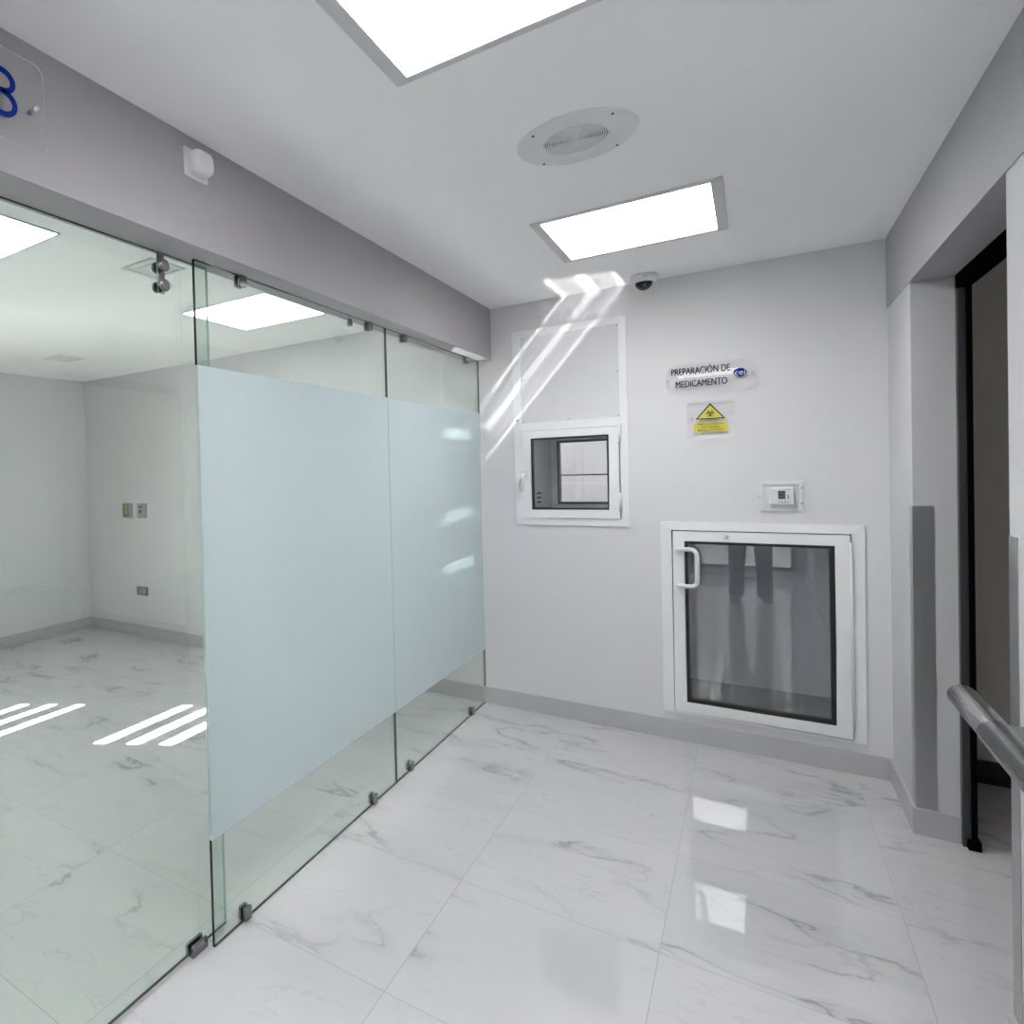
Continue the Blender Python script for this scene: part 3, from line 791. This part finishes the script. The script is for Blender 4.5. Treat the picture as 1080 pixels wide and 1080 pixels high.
# ------------------------------------------------------------------ CORNER GUARDS and HANDRAIL
def guard(y, sgn, z0, z1, lab):
    t = B()
    x = XR
    pts = [(x - .0015, y - sgn * .0015), (x + .057, y - sgn * .0015), (x + .057, y - sgn * .0001), (x - .0001, y - sgn * .0001), (x - .0001, y + sgn * .060), (x - .0015, y + sgn * .060)]
    prism(t, pts, lambda u, v, h: (u, v, h), z0, z1)
    o = obj('corner_guard', t, M['steel'], None)
    tag(o, lab, 'corner guard', 'steel corner guards of the doorway')
guard(YJ, 1, BH + .002, 1.268, 'brushed steel corner guard on the far corner of the dark doorway')
guard(YN, -1, BH + .002, 1.263, 'brushed steel corner guard at the right picture edge behind the handrail')

t = empty('handrail', (XR, 1.5, .865), 'brushed steel tubular handrail end on the right wall, sticking in at the picture edge', 'handrail')
b = B(); cyl(b, (.400, -1.6, .869), (.400, 1.985, .869), .0290, 40); obj('rail_tube', b, M['steel_h'], t)
b = B(); cyl(b, (.400, 1.985, .869), (.400, 2.265, .869), .0272, 40); obj('end_cap', b, M['steel_h'], t, bevel=.004)
b = B(); box(b, .428, XR - .0, -1.6, 2.03, .858, .880); obj('mounting_bar', b, M['steel_h'], t)
b = B(); cyl(b, (.400, 1.915, .842), (.400, 1.915, .838), .006, 14); obj('screw', b, M['plate_dark'], t)

# ------------------------------------------------------------------ PHOTOGRAPHER (mirrored in the lower hatch)
def skin_chain(name, verts, edges, radii, mat, parent, root=0, sub=2):
    me = bpy.data.meshes.new(name)
    off = world_loc(parent)
    me.from_pydata([Vector(v) - off for v in verts], edges, [])
    o = bpy.data.objects.new(name, me); COL.objects.link(o); o.parent = parent
    me.materials.append(mat)
    sk = o.modifiers.new('skin', 'SKIN'); sk.use_smooth_shade = True
    for i, r in enumerate(radii):
        d = me.skin_vertices[0].data[i]; rr = r if isinstance(r, tuple) else (r, r); d.radius = rr; d.use_root = (i == root)
    sb = o.modifiers.new('sub', 'SUBSURF'); sb.levels = sub; sb.render_levels = sub
    return o
px, py = -.035, -.36
person = empty('person', (px, py, 0), 'person in dark trousers and dark shoes, mirrored in the glass of the big hatch', 'person')
def skin_bm(bm, *a, **k):
    """evaluate a skinned chain and add it to bm in world coordinates"""
    o = skin_chain('tmp', *a, M['skin'], person, **k)
    dg = bpy.context.evaluated_depsgraph_get(); dg.update()
    me = bpy.data.meshes.new_from_object(o.evaluated_get(dg)); me.transform(Matrix.Translation(world_loc(person)))
    bm.from_mesh(me); old = o.data; bpy.data.objects.remove(o); bpy.data.meshes.remove(me); bpy.data.meshes.remove(old)
def ball(bm, c, r, n=24):
    bmesh.ops.create_uvsphere(bm, u_segments=n, v_segments=n // 2 + 2, radius=1, matrix=Matrix.Translation(c) @ Matrix.Diagonal((*r, 1)))
def fuse(o, vox, it=6):
    m_ = o.modifiers.new('remesh', 'REMESH'); m_.mode = 'VOXEL'; m_.voxel_size = vox; m_.use_smooth_shade = True
    m_ = o.modifiers.new('smooth', 'SMOOTH'); m_.iterations = it; m_.factor = .5
    return o
v = [(px, py, .96), (px, py, 1.10), (px, py, 1.28), (px, py + .005, 1.41), (px, py + .008, 1.47), (px, py + .015, 1.56)]
r = [(.15, .10), (.135, .095), (.155, .105), (.115, .085), .056, .052]
e = [(i, i + 1) for i in range(5)]
for s in (-1, 1):
    n = len(v)
    v += [(px + s * .095, py, .88), (px + s * .11, py + .01, .50), (px + s * .118, py - .01, .10)]
    r += [.090, .060, .042]
    e += [(0, n), (n, n + 1), (n + 1, n + 2)]
    n = len(v)
    v += [(px + s * .165, py, 1.385), (px + s * .225, py - .02, 1.13), (px + s * .235, py + .03, .90), (px + s * .235, py + .045, .83)]
    r += [.052, .040, .028, (.034, .018)]
    e += [(3, n), (n, n + 1), (n + 1, n + 2), (n + 2, n + 3)]
bb = B(); skin_bm(bb, v, e, r)
for s in (-1, 1):
    hx, hy = px + s * .237, py + .045
    for k in range(4):
        q = hy - .028 + k * .0195; L_ = (.062, .078, .084, .074)[k]
        skin_bm(bb, [(hx, q, .845), (hx, q + .002, .800), (hx - s * .004, q + .008, .800 - L_ * .5), (hx - s * .014, q + .012, .800 - L_)], [(0, 1), (1, 2), (2, 3)], [.0105, .0098, .0088, .0078])
    skin_bm(bb, [(hx - s * .004, hy + .020, .865), (hx - s * .014, hy + .046, .825), (hx - s * .022, hy + .054, .785)], [(0, 1), (1, 2)], [.013, .0112, .0092])
hz, hy0 = 1.632, py + .022
ball(bb, (px, hy0, hz + .015), (.074, .094, .098)); ball(bb, (px, hy0 + .022, hz - .052), (.058, .068, .066))
ball(bb, (px, hy0 + .098, hz - .022), (.013, .016, .016)); ball(bb, (px, hy0 + .091, hz - .002), (.009, .010, .024))
ball(bb, (px, hy0 + .083, hz - .060), (.024, .010, .009)); ball(bb, (px, hy0 + .078, hz - .100), (.022, .014, .014))
for s in (-1, 1): ball(bb, (px + s * .076, hy0 - .005, hz - .010), (.010, .018, .030))
fuse(obj('body', bb, M['skin'], person), .0058, 3)
bb = B(); v = [(px, py, 1.0), (px, py, .90)]; r = [(.158, .112), (.170, .125)]; e = [(0, 1)]
for s in (-1, 1):
    n = len(v); v += [(px + s * .095, py, .80), (px + s * .108, py + .01, .50), (px + s * .118, py - .005, .25), (px + s * .120, py, .015)]
    r += [.104, .080, .072, .080]; e += [(1, n), (n, n + 1), (n + 1, n + 2), (n + 2, n + 3)]
skin_bm(bb, v, e, r); fuse(obj('trousers', bb, M['cloth_grey'], person), .009)
bb = B(); v = [(px, py, .80), (px, py, .98), (px, py, 1.14), (px, py, 1.29), (px, py + .003, 1.405), (px, py + .008, 1.505)]
r = [(.205, .160), (.176, .130), (.160, .118), (.172, .120), (.135, .100), .072]; e = [(i, i + 1) for i in range(5)]
for s in (-1, 1):
    n = len(v); v += [(px + s * .165, py, 1.385), (px + s * .222, py - .018, 1.13), (px + s * .235, py + .030, .885)]; r += [.066, .054, .043]; e += [(4, n), (n, n + 1), (n + 1, n + 2)]
skin_bm(bb, v, e, r); fuse(obj('shirt', bb, M['cloth_shirt'], person), .009)
for s in (-1, 1):
    X = px + s * .12; bb = B()
    ball(bb, (X, py - .035, .045), (.040, .062, .045)); ball(bb, (X + s * .012, py + .06, .036), (.045, .085, .034)); ball(bb, (X + s * .024, py + .125, .028), (.042, .070, .027))
    ball(bb, (X, py - .01, .085), (.040, .055, .050))
    for v_ in bb.verts: v_.co.z = max(v_.co.z, .004)
    fuse(obj('shoe', bb, M['shoe'], person), .007)
bb = B(); ball(bb, (px, hy0 - .004, hz + .022), (.081, .101, .104), 36)
bmesh.ops.delete(bb, geom=[w_ for w_ in bb.verts if (w_.co.y > hy0 + .028 and w_.co.z < hz + .078) or w_.co.z < hz - .075 or (w_.co.z < hz + .012 and w_.co.y > hy0 - .020)], context='VERTS')
h_ = obj('hair', bb, M['hair'], person, smooth=True); sm_ = h_.modifiers.new('thickness', 'SOLIDIFY'); sm_.thickness = .012; sm_.offset = -1
for s in (-1, 1):
    bb = B(); ball(bb, (px + s * .030, hy0 + .084, hz + .002), (.0125, .009, .0085), 16); obj('eye', bb, M['eye'], person, smooth=True)
    bb = B(); ball(bb, (px + s * .030, hy0 + .0905, hz + .002), (.0055, .0035, .0055), 14); obj('iris', bb, M['print'], person, smooth=True)
    bb = B(); ball(bb, (px + s * .031, hy0 + .089, hz + .022), (.018, .006, .0035), 14); obj('eyebrow', bb, M['hair'], person, smooth=True)
bb = B(); ball(bb, (px, hy0 + .0905, hz - .060), (.021, .005, .0045), 14); obj('mouth', bb, M['lip'], person, smooth=True)

# ------------------------------------------------------------------ SUN and added lamps for its glints
sd_dir = Vector((1, KY, -1 / KX)).normalized()
sun = bpy.data.lights.new('sun', 'SUN'); sun.energy = 280; sun.angle = math.radians(.53); sun.color = (1, .98, .95)
so_ = bpy.data.objects.new('sun', sun); COL.objects.link(so_); so_.location = (-9, -1, 9)
so_.rotation_euler = sd_dir.to_track_quat('-Z', 'Y').to_euler()

# added area lamps imitating sun reflected off the polished floor: narrow parallel beams
up = Vector((1, KY, 1 / KX)).normalized()
def glint_lamp(hit, y_len, w, power, x_from=XG + .11, spread=.9):
    """narrow parallel beam whose middle meets the point hit; w is its width along X, y_len its length along Y"""
    zax = -up; yv = Vector((0, 1, 0)); xa = (yv - up * yv.dot(up)).normalized()
    hit = Vector(hit); c = hit - up * ((hit.x - x_from) / up.x)
    ld = bpy.data.lights.new('added_glint_lamp', 'AREA'); ld.shape = 'RECTANGLE'
    ld.size = y_len * .93; ld.size_y = w * .766; ld.spread = math.radians(spread); ld.energy = power * ld.size * ld.size_y
    o = bpy.data.objects.new('added_glint_lamp', ld); COL.objects.link(o)
    ya = zax.cross(xa).normalized()
    m = Matrix((xa, ya, zax)).transposed().to_4x4(); m.translation = c
    o.matrix_world = m
for xc, y0, y1, wd, pw in ((-.845, 3.52, 4.22, .024, 5), (-.69, 3.58, 4.34, .050, 4.2), (-.545, 3.70, 4.46, .022, 5.0), (-.695, 3.60, 4.40, .30, 1.7)):
    glint_lamp((xc, (y0 + y1) / 2, ZC), y1 - y0, wd, pw)
glint_lamp((-1.304, 3.60, ZS), .62, .060, 6, XG + .008)
for z, l in ((1.655, .46), (1.19, .44), (.905, .44)):
    glint_lamp((XG, 3.58, z), l, .050, 9.0, XG - .09, 2.5)

w = bpy.data.worlds.new('World'); S.world = w; w.use_nodes = True
nt = w.node_tree; nt.nodes.clear()
sky = nt.nodes.new('ShaderNodeTexSky'); sky.sky_type = 'HOSEK_WILKIE'
bgn = nt.nodes.new('ShaderNodeBackground'); bgn.inputs['Strength'].default_value = .6
wo = nt.nodes.new('ShaderNodeOutputWorld'); nt.links.new(sky.outputs[0], bgn.inputs[0]); nt.links.new(bgn.outputs[0], wo.inputs[0])

# ------------------------------------------------------------------ CAMERA
cam = bpy.data.cameras.new('camera'); co = bpy.data.objects.new('camera', cam); COL.objects.link(co)
F, CX, CY, YAW, PITCH, ROLL, H = 672.921, 279.5016, 511.3127, .6531, .0158, -.0289, 1.459455
cam.sensor_fit = 'HORIZONTAL'; cam.sensor_width = 36; cam.lens = 36 * F / 1080
cam.shift_x = (540 - CX) / 1080; cam.shift_y = (CY - 540) / 1080
cam.clip_start = .02
X0 = Vector((math.cos(YAW), math.sin(YAW), 0)); D0 = Vector((-math.sin(YAW), math.cos(YAW), 0)); Z0 = Vector((0, 0, 1))
fw = math.cos(PITCH) * D0 - math.sin(PITCH) * Z0; upv = math.sin(PITCH) * D0 + math.cos(PITCH) * Z0
R_ = math.cos(ROLL) * X0 + math.sin(ROLL) * upv; U_ = -math.sin(ROLL) * X0 + math.cos(ROLL) * upv
m = Matrix((R_, U_, -fw)).transposed().to_4x4(); m.translation = (0, 0, H)
co.matrix_world = m
S.camera = co

S.view_settings.view_transform = 'Standard'; S.view_settings.look = 'None'
S.view_settings.gamma = 1; S.view_settings.exposure = 0; S.view_settings.use_curve_mapping = False
S.cycles.max_bounces = 24; S.cycles.transparent_max_bounces = 24; S.cycles.diffuse_bounces = 12; S.cycles.glossy_bounces = 6
S.cycles.caustics_reflective = False; S.cycles.caustics_refractive = False
S.cycles.sample_clamp_indirect = 60; S.cycles.blur_glossy = 0.0
